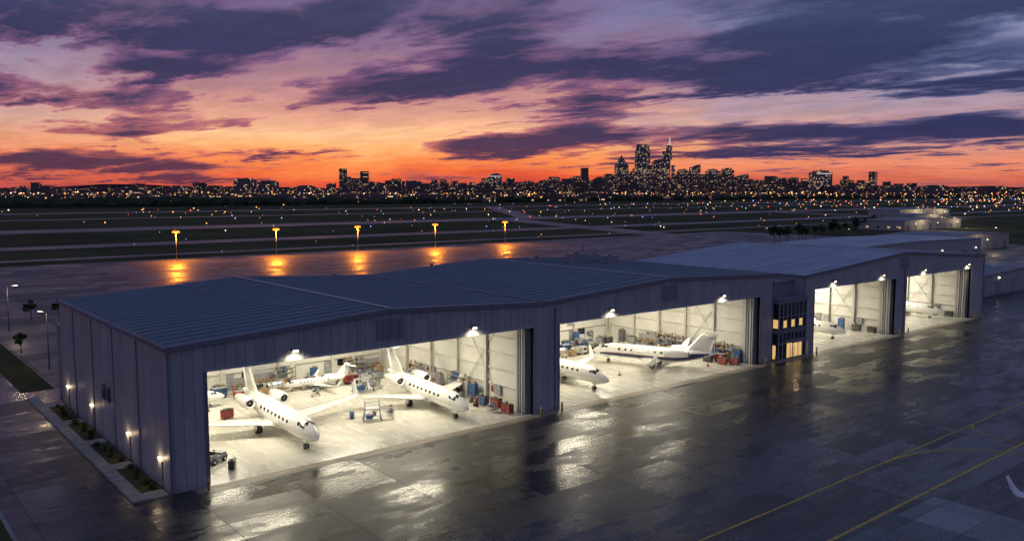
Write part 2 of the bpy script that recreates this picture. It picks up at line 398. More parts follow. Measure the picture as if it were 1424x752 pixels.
for i in range(4):
    m2=MB(); leafmass(m2,(0,0,.28),.42,110,.11,[M_leaf,M_leaf2,M_leaf2],.75); shm.append(m2.mesh('shrub'))
for a,b in beds:
    for i in range(5):
        yy=a+.6+i*(b-a-1.2)/4+random.uniform(-.3,.3)
        inst(random.choice(shm),'shrub',(20.2+random.uniform(-.4,.35),yy,.1),random.uniform(0,6),None,random.uniform(.5,1.0))

# ------------------------------------------------ HANGARS
prof1=[(21.2,12.1),(42.3,13.4),(62.3,12.4),(83.8,13.7),(107.1,12.8)]
prof2=[(115.0,12.0),(146.8,14.15),(180.2,12.1)]
def zt(prof,x):
    for (a,za),(b,zb) in zip(prof,prof[1:]):
        if a-1e-6<=x<=b+1e-6: return za+(zb-za)*(x-a)/(b-a)
def strip(mb,prof,x0,x1,y0,y1,z0,m,dz=0):
    xs=[x0]+[a for a,_ in prof if x0<a<x1]+[x1]
    for a,b in zip(xs,xs[1:]): mb.prism(a,b,y0,y1,z0,zt(prof,a)+dz,z0,zt(prof,b)+dz,m)
def hangar(prof,yb,doors,backY,wall,roof,seam):
    root=empty('aircraft_hangar')
    xa,xb=prof[0][0],prof[-1][0]
    mb=MB(); cur=xa
    for d0,d1 in doors:
        strip(mb,prof,cur,d0,70.2,70.6,0,wall); strip(mb,prof,d0,d1,70.2,70.6,10.0,wall); cur=d1
    strip(mb,prof,cur,xb,70.2,70.6,0,wall)
    strip(mb,prof,xa,xb,yb-.4,yb,0,wall)
    mb.b2(xa,xa+.3,70.6,yb-.4,0,prof[0][1],wall); mb.b2(xb-.3,xb,70.6,yb-.4,0,prof[-1][1],wall)
    mb.build('exterior_walls',parent=root)
    mb=MB()
    for (a,za),(b,zb) in zip(prof,prof[1:]):
        mb.prism(a,b,70.0,yb+.2,za+.01,za+.22,zb+.01,zb+.22,roof)
        ln=math.hypot(b-a,zb-za); an=-math.atan2(zb-za,b-a); n=int((yb-70)/1.8)
        for i in range(1,n+1):
            yy=70.0+i*1.8
            mb.box((a+b)/2,yy,(za+zb)/2+.27,ln-.5,.09,.12,seam,ry=an)
    mb.build('roof',parent=root)
    mb=MB()
    for i,(a,za) in enumerate(prof):
        if 0<i<len(prof)-1: mb.box(a,(70+yb)/2,za+.31,.34,yb-70,.06,M_trimL if i%2 else M_trim)
    for (a,za),(b,zb) in zip(prof,prof[1:]):
        ln=math.hypot(b-a,zb-za); an=-math.atan2(zb-za,b-a)
        mb.box((a+b)/2,70.0-.05,(za+zb)/2+.04,ln,.12,.42,M_trim,ry=an)
        mb.box((a+b)/2,yb+.25,(za+zb)/2+.04,ln,.12,.42,M_trim,ry=an)
    mb.box(xa-.09,(70+yb)/2,prof[0][1]+.02,.18,yb-70+.3,.34,M_trim)
    mb.box(xb+.09,(70+yb)/2,prof[-1][1]+.02,.18,yb-70+.3,.34,M_trim)
    for d0,d1 in doors:
        mb.b2(d0-.02,d1+.02,70.12,70.19,9.85,10.08,M_trimL)
        mb.b2(d0-.12,d0+.0,70.12,70.7,0,9.85,M_trim); mb.b2(d1,d1+.12,70.12,70.7,0,9.85,M_trim)
    mb.build('roof_and_door_trim',parent=root)
    mb=MB()
    for xx in [xa+.08]+[d[0]-.8 for d in doors[1:]]+[xb-.3]: mb.b2(xx,xx+.12,70.06,70.17,0,11.8,M_trim)
    mb.build('downpipes',parent=root)
    mb=MB(); st=MB(); fl=MB()
    for (d0,d1),bY in zip(doors,backY):
        wl=d0-(2.4 if d0-xa<4 else 0.25)
        wr=d1+.25
        fl.face([(wl,70.19,.008),(wr,70.19,.008),(wr,bY,.008),(wl,bY,.008)],M_floor)
        mb.b2(wl-.1,wr+.1,bY,bY+.2,0,11.9,M_white)
        mb.b2(wl-.12,wl,70.62,bY,0,11.9,M_white); mb.b2(wr,wr+.12,70.62,bY,0,11.9,M_white)
        mb.b2(wl,wr,70.62,bY,11.75,11.85,M_white)
        n=5
        for i in range(n+1):
            yy=72.8+i*(bY-73.6)/n
            for xx,sg in((wl,1),(wr,-1)):
                st.b2(min(xx,xx+sg*.5),max(xx,xx+sg*.5),yy-.02,yy+.02,0,11.2,M_steel)
                st.b2(min(xx+sg*.46,xx+sg*.5),max(xx+sg*.46,xx+sg*.5),yy-.18,yy+.18,0,11.2,M_steel)
            st.b2(wl+.5,wr-.5,yy-.03,yy+.03,10.5,11.3,M_steel)
        for zz in (2.2,4.1,6.0,7.9,9.8):
            for xx,sg in((wl,1),(wr,-1)):
                st.b2(min(xx+sg*.01,xx+sg*.2),max(xx+sg*.01,xx+sg*.2),70.8,bY-.1,zz,zz+.14,M_steel)
            st.b2(wl+.3,wr-.3,bY-.2,bY-.01,zz,zz+.14,M_steel)
        nx=int((d1-d0)/7)
        for i in range(nx+1):
            xx=wl+.6+i*(wr-wl-1.2)/nx; st.b2(xx-.15,xx+.15,bY-.45,bY-.21,0,11.2,M_steel)
        for s_ in (1,-1): st.box(wr-.25,80,5.2,.06,9.5,.1,M_steel,rx=s_*.9)
        for yy in (76.5,84.6,90.2): st.b2(wr-.34,wr-.21,yy-.5,yy+.5,1.1,2.3,M_gry); st.b2(wr-.3,wr-.21,yy+.9,yy+1.3,1.3,2.0,M_red)
        for i in range(4):
            yy=70.75+i*.42
            st.b2(d1-.75,d1-.02,yy,yy+.24,.02,9.9,M_trimL if i%2 else M_wall2)
            st.b2(d0+.02,d0+.4,yy,yy+.24,.02,9.9,M_wall2)
        for xx in (d0+6,d0+14,d1-9):
            st.b2(xx,xx+1.0,bY-.04,bY-.01,0,2.1,M_gry)
            st.b2(xx+2,xx+3.6,bY-.06,bY-.01,1.2,2.1,M_glassd)
        for i in range(5):
            xx=d0+8+i*(d1-d0-12)/5; st.b2(xx,xx+1.6,bY-.24,bY-.21,3.0,3.9,M_glassd if i%2 else M_gry)
        for xx in (d0+9,d0+18): st.b2(xx,xx+2.4,bY-.08,bY-.01,5.2,5.9,M_glassd)
        st.b2(d0+.5*(d1-d0)-2,d0+.5*(d1-d0)+2,bY-.1,bY-.01,0,3.6,M_trimL)
        st.cyl((wl+1,bY-.7,7.2),(wr-1,bY-.7,7.2),.3,.3,M_alu,12); st.cyl((wl+1,bY-.5,4.9),(wr-1,bY-.5,4.9),.06,.06,M_red,6)
    mb.build('interior_liner_walls',parent=root); st.build('steel_frame_and_door_leaves',parent=root); fl.build('hangar_floor',parent=root)
    mb=MB()
    for a,za in prof:
        if a in (42.3,83.8,146.8):
            mb.b2(a-1.5,a+1.5,70.12,70.19,za-2.75,za-.75,M_wall2)
            for i in range(9): mb.b2(a-1.4,a+1.4,70.08,70.119,za-2.65+i*.21,za-2.55+i*.21,M_wall2)
    mb.build('louvre_panels',parent=root)
    return root
doors1=[(24.3,60.7),(64.7,103.7)]; doors2=[(118.0,143.8),(147.7,174.2)]
h1=hangar(prof1,109.2,doors1,[103,100.5],M_wall,M_roof,M_seam)
h2=hangar(prof2,104.8,doors2,[98,98],M_wall,M_roof2,M_seam2)
mb=MB()
for yy in (78.5,86.5,94.5,102.5): mb.b2(21.12,21.19,yy-.12,yy+.12,0,12,M_trim)
for yy in (72.6,82.0,95.5,106.4):
    mb.b2(21.1,21.18,yy-.5,yy+.5,.13,2.25,M_gry); mb.b2(21.08,21.12,yy-.6,yy+.6,2.25,2.35,M_trimL)
    mb.b2(21.0,21.18,yy-.1,yy+.1,2.5,2.66,M_lamp)
for yy in (88.6,90.4): mb.b2(21.12,21.19,yy-.6,yy+.6,4.2,5.8,M_glassd); mb.b2(21.1,21.12,yy-.68,yy+.68,5.8,5.9,M_trimL)
M_litwin=mat('lit_window',(.5,.4,.2),.3,emit=(1,.6,.22),es=.5)
mb.build('side_doors_and_lamps',parent=h1)
mb=MB(); mb.b2(21.6,60,109.3,113.2,0,8.8,M_wall2); mb.b2(21.4,60.2,109.25,113.4,8.8,9.05,M_trim)
mb.b2(21.5,21.59,110.2,111.2,0,2.1,M_gry)
mb.build('rear_annex',parent=h1)
mb=MB()
for xx,yy,s in ((92,96,1.6),(96.5,93,1.2),(99,99,1.0),(88,101,.9)):
    mb.box(xx,yy,13.5+s*.5,s*1.6,s*1.2,s,M_gry); mb.box(xx,yy,13.55+s,s*1.7,s*1.3,.08,M_trimL); mb.cyl((xx,yy,13.5+s),(xx,yy,13.75+s),s*.4,s*.4,M_black,14)
for xx,yy in ((70,104),(76,100),(52,100),(34,98)): mb.cyl((xx,yy,12.4),(xx,yy,14),.18,.18,M_gry,10); mb.cyl((xx,yy,14),(xx,yy,14.2),.3,.3,M_gry,10)
mb.build('rooftop_vents',parent=h1)
mb=MB()
for dx in (-.4,.4): mb.cyl((dx,0,0),(dx*.3,0,3.4),.06,.05,M_pole,6)
for i in range(5): mb.cyl((-.35+i*.04,0,.4+i*.6),(.35-i*.04,0,.7+i*.6),.04,.04,M_pole,6)
mb.cyl((0,0,3.3),(0,0,4.4),.05,.03,M_pole,6); mb.box(0,0,3.4,.9,.3,.2,M_alu)
mb.build('rooftop_antenna',(105,108,12.8))
# ------------------------------------------------ OFFICE LINK
off=empty('office_building')
mb=MB(); mb.b2(107.12,114.98,72,104,0,11.2,M_wall2); mb.b2(107.12,114.98,71.8,104.1,11.2,11.45,M_trim); mb.build('link_walls',parent=off)
M_ogl=mat('office_glass',(.015,.02,.03),.06,spec=.9)
M_oly=mat('lit_office_interior',(.5,.4,.2),.5,emit=(1,.62,.2),es=.7)
mb=MB()
mb.b2(107.3,114.6,69.4,71.8,.3,8.5,M_ogl); mb.b2(107.2,114.7,69.3,71.8,8.5,9.2,M_trim); mb.b2(107.2,114.7,69.35,71.8,0,.3,M_conc)
mb.b2(107.22,114.68,69.3,71.79,4.1,4.7,M_trim)
for i in range(8): xx=107.35+i*1.03; mb.b2(xx-.04,xx+.04,69.32,69.4,.3,8.5,M_trimL)
for zz in (2.6,6.6): mb.b2(107.3,114.6,69.34,69.4,zz-.03,zz+.03,M_trimL)
for i in (1,3,5): mb.b2(107.35+i*1.03+.1,107.35+(i+1)*1.03-.1,69.37,69.399,4.95,6.0,M_oly)
for i in (2,3,4,5): mb.b2(107.35+i*1.03+.1,107.35+(i+1)*1.03-.1,69.37,69.399,.4,2.5,M_oly)
mb.b2(107.24,107.3,69.5,71.7,4.95,6.2,M_oly); mb.b2(107.24,107.3,69.8,71.5,.4,2.4,M_oly)
mb.b2(108.8,113.2,67.9,69.3,2.9,3.1,M_trim); 
for xx in (109,113): mb.cyl((xx,68.1,0),(xx,68.1,2.9),.08,.08,M_trimL,8)
mb.build('glazed_front',parent=off)

# ------------------------------------------------ LAMPS
WARM=(1,.90,.69)
def light(kind,name,loc,power,color,parent=None,size=1,size2=None,rot=(0,0,0),spot=None):
    ld=bpy.data.lights.new(name,kind); ld.energy=power; ld.color=color
    if kind=='AREA':
        ld.shape='RECTANGLE' if size2 else 'DISK'; ld.size=size
        if size2: ld.size_y=size2
    else: ld.shadow_soft_size=size
    if spot: ld.spot_size=spot; ld.spot_blend=.8
    o=bpy.data.objects.new(name,ld); o.location=loc; o.rotation_euler=rot; COL.objects.link(o)
    if parent: o.parent=parent
    return o
fx=MB(); fx.box(0,0,.1,8.2,2.2,.16,M_gry); fx.box(0,0,.3,.05,.05,.4,M_gry); fxm=fx.mesh('fixture_housing')
def ceil_lights(x0,x1,y0,y1,nx,ny,total):
    for i in range(nx):
        for j in range(ny):
            xx=x0+(i+.5)*(x1-x0)/nx; yy=y0+(j+.5)*(y1-y0)/ny
            o=inst(fxm,'hangar_ceiling_light',(xx,yy,10.1)); light('AREA','tube',(0,0,-.02),total/(nx*ny),WARM,o,8.0,2.0)
ceil_lights(24,60,73,102,2,2,6900); ceil_lights(65,103,73,100,2,2,6900)
ceil_lights(118,143.5,72,97,2,1,4700); ceil_lights(148,174,72,97,2,1,4700)
wl=MB(); wl.box(0,.3,.1,.6,.4,.3,M_trim); wl.box(0,.12,-.02,.5,.1,.18,M_lamp); wlm=wl.mesh('wall_pack')
for xx in (32.3,52.3,72.9,94.7,123.2,138.7,153.9,172.2):
    o=inst(wlm,'wall_pack_light',(xx,69.68,10.75)); light('SPOT','bulb',(0,-.1,-.2),300,(1,.88,.62),o,.25,rot=(R_(12),0,0),spot=R_(150))
for yy in (72.6,82.0,95.5,106.4):
    light('POINT','door_lamp_bulb',(20.75,yy,2.45),28,(1,.74,.40),None,.08)
light('POINT','entrance_lamp_bulb',(111,68.6,2.7),30,(1,.75,.4),None,.1)
hm=MB(); hm.cyl((0,0,0),(0,0,10.4),.16,.09,M_pole,10); hm.box(0,0,.15,.6,.6,.3,M_conc)
hm.cyl((0,0,10.35),(0,0,10.5),.5,.5,M_pole,14)
for i in range(6):
    a=i*math.pi/3; cx_,cy_=math.cos(a)*.75,math.sin(a)*.75
    hm.box(cx_,cy_,10.66,.6,.5,.14,M_pole,rz=a); hm.cyl((cx_,cy_,10.6),(cx_*1.25,cy_*1.25,9.9),.3,.55,M_lampo,12)  # ring of lamp cones built oversized, their glow stands in for glare
hmm=hm.mesh('sodium_mast')
for xx,yy in ((99,310.5),(135.5,307.5),(171,308),(208,306),(250,309.5)):
    o=inst(hmm,'apron_floodlight_mast',(xx,yy,0)); light('SPOT','sodium_bulb',(0,-.2,9.7),46000,(1,.27,.015),o,.8,rot=(R_(-40),0,0),spot=R_(165))
sl=MB(); sl.cyl((0,0,0),(0,0,8),.1,.07,M_pole,8); sl.cyl((0,0,7.9),(1.2,0,8.2),.05,.05,M_pole,6); sl.box(1.4,0,8.2,.8,.35,.14,M_pole); sl.box(1.4,0,8.1,.6,.28,.08,M_lamp); slm=sl.mesh('street_lamp')
for (xx,yy,r,pw) in ((25.3,172.7,0,500),(24,132,2,250),(226,124,2,700),(350,192,1,0),(330,222,0,0),(390,190,1,0)):
    o=inst(slm,'street_lamp',(xx,yy,0),r)
    if pw: light('POINT','street_lamp_bulb',(1.4,0,7.9),pw,(1,.72,.38),o,.3)

# ------------------------------------------------ JETS
ST=[(0,.03,1.72),(-.18,.22,1.74),(-.6,.46,1.80),(-1.3,.72,1.90),(-2.2,.95,2.03),(-3.4,1.10,2.12),(-4.8,1.15,2.15),(-9,1.15,2.15),(-13.6,1.15,2.15),(-15.6,1.06,2.24),(-17.4,.84,2.42),(-19.2,.52,2.66),(-20.6,.24,2.86),(-21.2,.08,2.93)]
def stat(x):
    n=len(ST)
    for i in range(n-1):
        if ST[i][0]>=x>=ST[i+1][0]:
            p0=ST[max(0,i-1)];p1=ST[i];p2=ST[i+1];p3=ST[min(n-1,i+2)]
            s=(x-p1[0])/(p2[0]-p1[0]); h=p2[0]-p1[0]
            def f(k):
                m1=(p2[k]-p0[k])/(p2[0]-p0[0])*h if i>0 else (p2[k]-p1[k])*1.2
                m2=(p3[k]-p1[k])/(p3[0]-p1[0])*h
                return (2*s**3-3*s*s+1)*p1[k]+(s**3-2*s*s+s)*m1+(-2*s**3+3*s*s)*p2[k]+(s**3-s*s)*m2
            return max(.02,f(1)),f(2)
    return ST[-1][1],ST[-1][2]
def surf(x,th,off=0.0):
    r,zc=stat(x); r+=off
    return (x,math.cos(th)*r,zc+math.sin(th)*r*1.02)
def patch(mb,x0,x1,t0,t1,m,nx=4,nt=4,off=.012,skew=0):
    for i in range(nx):
        for j in range(nt):
            P_=[]
            for a,b in((i,j),(i+1,j),(i+1,j+1),(i,j+1)):
                tt=t0+(t1-t0)*b/nt; xx=x0+(x1-x0)*a/nx+skew*b/nt
                P_.append(surf(xx,tt,off))
            mb.face(P_,m,True)
def foil(le,chord,thk,axis,n=7):
    up=[];lo=[]
    for i in range(n+1):
        s=i/n; yt=thk*(2.6*(.2969*math.sqrt(s)-.126*s-.3516*s*s+.2843*s**3-.1036*s**4))*1.9
        a=Vector(le)+Vector((-chord*s,0,0)); ax=Vector(axis)
        up.append(a+ax*yt); lo.append(a-ax*yt)
    return up+lo[::-1][0:n]
def jet_meshes(hs,style):
    b=MB(); rings=[]
    xs=[0,-.06,-.15,-.3,-.5,-.75,-1.05,-1.4,-1.8,-2.2,-2.7,-3.3,-4,-4.8,-6,-8,-10,-12,-13.6,-14.6,-15.6,-16.5,-17.4,-18.3,-19.2,-20,-20.6,-21.2]
    for xx in xs: rings.append([surf(xx,2*math.pi*j/28) for j in range(28)])
    b.loft(rings,M_jet)
    rr=[]
    for i in range(9):
        s=i/8; xx=-7.6-s*6.0; e=math.sin(math.pi*min(max(s,.03),.97))**.5
        rr.append([(xx,math.cos(2*math.pi*j/16)*1.3*e,1.25+math.sin(2*math.pi*j/16)*.5*e) for j in range(16)])
    b.loft(rr,M_jet)
    g=MB()
    for sg in (1,-1):
        def T_(a): return R_(a) if sg==1 else math.pi-R_(a)
        patch(g,-1.62,-2.15,T_(62),T_(87),M_glassd,skew=-.35)
        patch(g,-1.75,-2.45,T_(32),T_(59),M_glassd,skew=-.18)
        patch(g,-2.55,-3.0,T_(30),T_(50),M_glassd,skew=-.1)
        for i in range(8):
            xc=-5.2-i*1.05; pts=[]
            for kq in range(12):
                aa=2*math.pi*kq/12; pts.append(surf(xc+math.cos(aa)*.26,T_(20+math.sin(aa)*9),.012))
            g.face(pts,M_glassd)
    for (x0,x1,a0,a1) in ((-3.45,-3.49,-28,45),(-4.3,-4.34,-28,45),(-3.45,-4.34,-28,-27),(-3.45,-4.34,44,45)):
        patch(g,x0,x1,math.pi-R_(a0),math.pi-R_(a1),M_jgry,2,6,.008)
    s=MB()
    if style=='stripe':
        for sg in (1,-1):
            def T_(a): return R_(a) if sg==1 else math.pi-R_(a)
            patch(s,-1.6,-19.5,T_(-40),T_(-16),M_jblue,30,5,.014)
            patch(s,-2.4,-19.5,T_(-14),T_(-10),M_jred,30,2,.014)
            patch(s,-15,-20.2,T_(-16),T_(24),M_jblue,12,6,.018)
    elif style=='line':
        for sg in (1,-1):
            def T_(a): return R_(a) if sg==1 else math.pi-R_(a)
            patch(s,-1.0,-19.5,T_(-8),T_(-4.5),M_jgry,30,2,.013)
    wv=MB()
    for sg in (1,-1):
        kx=hs/10.4; q=(1-kx)*1.2
        sec=[foil((-8.0,sg*.5,1.28),4.6,.26,(0,0,1)),foil((-9.4,sg*2.6,1.42),3.2,.19,(0,0,1)),foil((-12.6+q,sg*hs,1.98),1.35,.09,(0,0,1)),
             foil((-12.95+q,sg*(hs+.22),2.15),1.2,.07,(0,-sg*.6,.8)),foil((-13.5+q,sg*(hs+.42),2.7),.95,.05,(0,-sg,.15)),foil((-14.2+q,sg*(hs+.62),3.55),.5,.03,(0,-sg,.1))]
        wv.loft(sec,M_jet)
        for (f0,f1,c0) in ((.1,.56,.74),(.6,.92,.76)):
            pp=[]
            for ff in (f0,f1):
                yy=2.6+(hs-2.6)*ff; xl=-9.4+(-12.6+q+9.4)*ff; ch=3.2+(1.35-3.2)*ff; zz=1.42+(1.98-1.42)*ff
                th_=(.19+(.09-.19)*ff)*.55
                pp+= [(xl-ch*c0,sg*yy,zz+th_+.03),(xl-ch*c0-.06,sg*yy,zz+th_+.028)]
            wv.face([pp[0],pp[1],pp[3],pp[2]],M_jgry)
        wv.loft([foil((-19.1,sg*.05,6.12),2.1,.12,(0,0,1)),foil((-20.8,sg*3.9,6.2),1.05,.06,(0,0,1))],M_jet)
        yN=sg*1.98; zN=2.85
        prof=[(-13.55,.40),(-13.35,.52),(-13.45,.60),(-13.9,.68),(-15,.72),(-16.2,.62),(-17.1,.48),(-17.35,.42)]
        wv.loft([[(xx,yN+math.cos(2*math.pi*j/20)*r,zN+math.sin(2*math.pi*j/20)*r) for j in range(20)] for xx,r in prof],M_jet,caps=False)
        wv.loft([[(xx,yN+math.cos(2*math.pi*j/20)*r,zN+math.sin(2*math.pi*j/20)*r) for j in range(20)] for xx,r in [(-13.34,.515),(-13.36,.545),(-13.46,.605)]],M_alu,caps=False)
        wv.cyl((-13.7,yN,zN),(-13.75,yN,zN),.44,.44,M_black,20); wv.cyl((-13.4,yN,zN),(-13.7,yN,zN),.02,.14,M_gry,10)
        wv.cyl((-17.3,yN,zN),(-17.0,yN,zN),.40,.40,M_black,16); wv.cyl((-17.0,yN,zN),(-17.8,yN,zN),.22,.08,M_gry,10)
        wv.loft([foil((-14.2,sg*.95,2.75),2.6,.14,(0,0,1)),foil((-14.3,sg*1.5,2.85),2.4,.12,(0,0,1))],M_jet)
    wv.loft([foil((-14.6,0,2.9),5.6,.16,(0,1,0)),foil((-16.4,0,3.4),4.1,.16,(0,1,0)),foil((-19.0,0,6.1),2.3,.12,(0,1,0))],M_jet)
    ge=MB()
    ge.cyl((-2.9,0,.28),(-2.8,0,1.5),.06,.08,M_alu,8)
    for dy in (-.16,.16): ge.cyl((-2.9,dy-.07,.28),(-2.9,dy+.07,.28),.28,.28,M_dark,16); ge.cyl((-2.9,dy-.08,.28),(-2.9,dy+.08,.28),.13,.13,M_alu,10)
    ge.box(-2.6,.3,1.05,.9,.03,.45,M_jet); ge.box(-2.6,-.3,1.05,.9,.03,.45,M_jet)
    for sg in (1,-1):
        ge.cyl((-11.3,sg*1.9,.42),(-11.1,sg*1.8,1.5),.09,.12,M_alu,8); ge.cyl((-11.3,sg*1.9,.5),(-10.7,sg*1.5,1.3),.05,.05,M_alu,6)
        for dy in (-.2,.2): ge.cyl((-11.3,sg*1.9+dy-.11,.42),(-11.3,sg*1.9+dy+.11,.42),.42,.42,M_dark,18); ge.cyl((-11.3,sg*1.9+dy-.12,.42),(-11.3,sg*1.9+dy+.12,.42),.2,.2,M_alu,12)
        ge.box(-11.2,sg*2.25,1.0,.8,.04,.9,M_jet)
    out=[('fuselage',b.mesh('fuselage')),('windows',g.mesh('windows')),('wings_tail_engines',wv.mesh('wings_tail_engines')),('landing_gear',ge.mesh('landing_gear'))]
    if s.v: out.append(('livery_stripe',s.mesh('livery_stripe')))
    return out
JC={}
def jet(nx,ny,hd,sc,hs=10.4,style='plain'):
    key=(hs,style)
    if key not in JC: JC[key]=jet_meshes(hs,style)
    e=empty('business_jet',(nx,ny,.01),R_(hd),sc)
    for n_,me in JC[key]: inst(me,n_,parent=e)
jet(35.3,71.9,-92.5,.95,10.6)
jet(52.9,71.9,-94.5,.90,7.9,'line')
jet(74.4,71.7,-91,.9,9.4)
jet(87.6,87.8,113,.86,8.6,'stripe')
jet(131.5,72.2,-91,.85,9.4,'line')
jet(168,72.6,-91,.85,9.4)
jet(35.7,96.6,2,.6,9.4)
jet(43.5,98.0,172,.42,9.4)
jet(69.5,97.0,150,.42,9.4)
jet(82.8,13.2,0,1.0,10.4)

# ------------------------------------------------ HANGAR EQUIPMENT
def chest(m1):
    b=MB(); b.box(0,0,.62,1.5,.65,.95,m1); b.box(0,0,1.12,1.54,.68,.05,M_black)
    for i in range(5):
        for dx in (-.37,.37): b.box(dx,-.335,.28+i*.18,.7,.02,.155,m1); b.box(dx,-.352,.34+i*.18,.6,.015,.02,M_alu)
    for dx in (-.62,.62):
        for dy in (-.24,.24): b.cyl((dx,dy-.03,.08),(dx,dy+.03,.08),.08,.08,M_dark,10)
    b.cyl((.8,-.25,.95),(.8,.25,.95),.02,.02,M_alu,6); b.box(-.3,0,1.25,.4,.3,.2,M_alu); b.box(.35,.05,1.2,.3,.2,.1,M_yel)
    return b.mesh('tool_chest')
def cabinet(m1):
    b=MB(); b.box(0,0,1.0,1.1,.55,1.9,m1)
    for dx in (-.27,.27): b.box(dx,-.285,1.0,.52,.02,1.8,m1); b.box(dx*.2,-.3,1.0,.03,.03,.25,M_alu)
    b.box(0,0,.03,1.06,.5,.06,M_black); b.box(.1,0,2.05,.6,.4,.2,M_crd); return b.mesh('storage_cabinet')
def stand(m1):
    b=MB()
    for dx in (-1.2,1.2):
        for dy in (-.7,.7): b.cyl((dx,dy,.15),(dx*.8,dy,1.7),.04,.04,m1,6); b.cyl((dx,dy-.05,.12),(dx,dy+.05,.12),.12,.12,M_dark,10); b.cyl((dx*.8,dy,1.7),(dx*.8,dy,2.8),.03,.03,m1,6)
        b.cyl((dx,-.7,.3),(dx*.8,.7,1.6),.03,.03,m1,6)
    for dy in (-.7,.7):
        for zz in (2.25,2.8): b.cyl((-.96,dy,zz),(.96,dy,zz),.025,.025,m1,6)
        b.cyl((-1.15,dy,.35),(1.15,dy,.35),.035,.035,m1,6); b.cyl((-1.15,dy,.35),(.9,dy,1.6),.03,.03,m1,6)
    b.box(0,0,1.7,2.0,1.45,.08,M_alu)
    for i in range(7): b.box(1.15+(6-i)*.27,0,.22+i*.22,.28,.8,.04,M_alu)
    for dy in (-.42,.42): b.cyl((2.95,dy,.1),(1.05,dy,1.7),.035,.035,M_steel,6); b.cyl((2.95,dy,.95),(1.05,dy,2.6),.025,.025,M_steel,6); b.cyl((2.9,dy,.1),(2.9,dy,1.0),.025,.025,M_steel,6)
    b.box(-.4,0,.55,.9,.8,.5,M_blue); b.box(.3,.1,.9,.5,.5,.6,M_gry)
    return b.mesh('maintenance_stand')
def tug(m1):
    b=MB(); b.box(0,0,.55,2.4,1.25,.4,m1); b.box(.8,0,.82,.75,1.15,.25,m1); b.box(-.85,0,.85,.65,1.2,.35,m1); b.box(1.22,0,.45,.1,1.3,.3,M_black); b.box(-1.22,0,.45,.1,1.2,.25,M_black)
    b.box(-.3,0,.82,.5,.9,.14,M_black); b.box(-.52,0,1.08,.1,.9,.5,M_black,ry=-.15)
    b.cyl((.38,.2,.8),(.2,.2,1.2),.025,.025,M_black,6); b.cyl((.18,.2,1.2),(.2,.2,1.24),.18,.18,M_black,14)
    for dx in (-.75,.8):
        for dy in (-.6,.6): b.cyl((dx,dy-.12,.3),(dx,dy+.12,.3),.3,.3,M_dark,16); b.cyl((dx,dy-.13,.3),(dx,dy+.13,.3),.14,.14,M_alu,10)
    for dy in (-.4,.4): b.cyl((1.26,dy,.7),(1.29,dy,.7),.09,.09,M_alu,10)
    b.cyl((-1.2,0,.3),(-1.9,0,.25),.05,.05,M_black,6)
    b.cyl((-.85,.45,1.0),(-.85,.45,1.7),.02,.02,M_black,6); b.box(-.85,.45,1.72,.12,.12,.1,M_org)
    return b.mesh('tow_tractor')
def gpu(m1):
    b=MB(); b.box(0,0,.85,1.9,1.0,.9,m1); b.box(0,0,1.33,1.7,.9,.08,M_gry); b.box(.5,-.51,.95,.6,.03,.45,M_black); 
    for i in range(5): b.box(-.45,-.52,.62+i*.12,.7,.02,.05,M_black)
    for dx in (-.6,.6):
        for dy in (-.45,.45): b.cyl((dx,dy-.06,.22),(dx,dy+.06,.22),.22,.22,M_dark,14)
    b.box(0,0,.35,1.9,.7,.1,M_black); b.cyl((.95,0,.4),(1.8,0,.2),.04,.04,M_black,6); b.cyl((-.5,.2,1.35),(-.5,.2,1.6),.06,.06,M_black,8)
    return b.mesh('ground_power_unit')
def shelf(seed):
    rr=random.Random(seed); b=MB(); W=3.2
    for dx in (-W/2,W/2):
        for dy in (-.35,.35): b.box(dx,dy,1.2,.08,.08,2.4,M_gry)
    for zz in (.2,.95,1.7,2.3):
        b.box(0,0,zz,W,.75,.05,M_gry)
        for dy in (-.37,.37): b.box(0,dy,zz-.02,W,.04,.08,M_dgr)
        xx=-W/2+.3
        while xx<W/2-.35:
            sx=rr.uniform(.25,.6); hz=rr.uniform(.15,.5)
            if rr.random()<.6: b.box(xx+sx/2,rr.uniform(-.08,.08),zz+.03+hz/2,sx*.92,rr.uniform(.4,.6),hz,rr.choice([M_crd,M_gry,M_gry,M_white,M_steel,M_blue,M_dgr,M_black,M_crd,M_wood]))
            xx+=sx
    return b.mesh('parts_shelf')
def bench(seed):
    rr=random.Random(seed); b=MB(); b.box(0,0,.9,2.4,.8,.06,M_wood)
    for dx in (-1.1,1.1):
        for dy in (-.33,.33): b.box(dx,dy,.44,.07,.07,.87,M_gry)
    b.box(0,0,.25,2.2,.7,.04,M_gry); b.box(-.7,0,.66,.6,.6,.4,M_dgr); b.box(0,.37,1.4,2.4,.04,.9,M_gry)
    for i in range(7): b.box(rr.uniform(-1,1),rr.uniform(-.2,.2),1.0,rr.uniform(.1,.4),rr.uniform(.1,.35),rr.uniform(.08,.3),rr.choice([M_red,M_blue,M_alu,M_crd,M_dgr,M_black]))
    for i in range(9): b.box(-1+i*.25,.34,1.4+rr.uniform(-.2,.25),.05,.03,rr.uniform(.15,.35),M_alu)
    b.box(.6,0,.42,.5,.5,.3,M_crd); return b.mesh('work_bench')
def ladder():
    b=MB()
    for dx in (-.3,.3): b.cyl((dx*1.2,-.6,0),(dx*.8,0,2.6),.03,.03,M_yel,6); b.cyl((dx*1.2,.6,0),(dx*.8,0,2.6),.025,.025,M_alu,6)
    for i in range(8): b.box(0,-.6+.6*(i+1)/9,2.6*(i+1)/9,.58,.1,.03,M_alu)
    b.box(0,0,2.62,.55,.25,.04,M_org); return b.mesh('step_ladder')
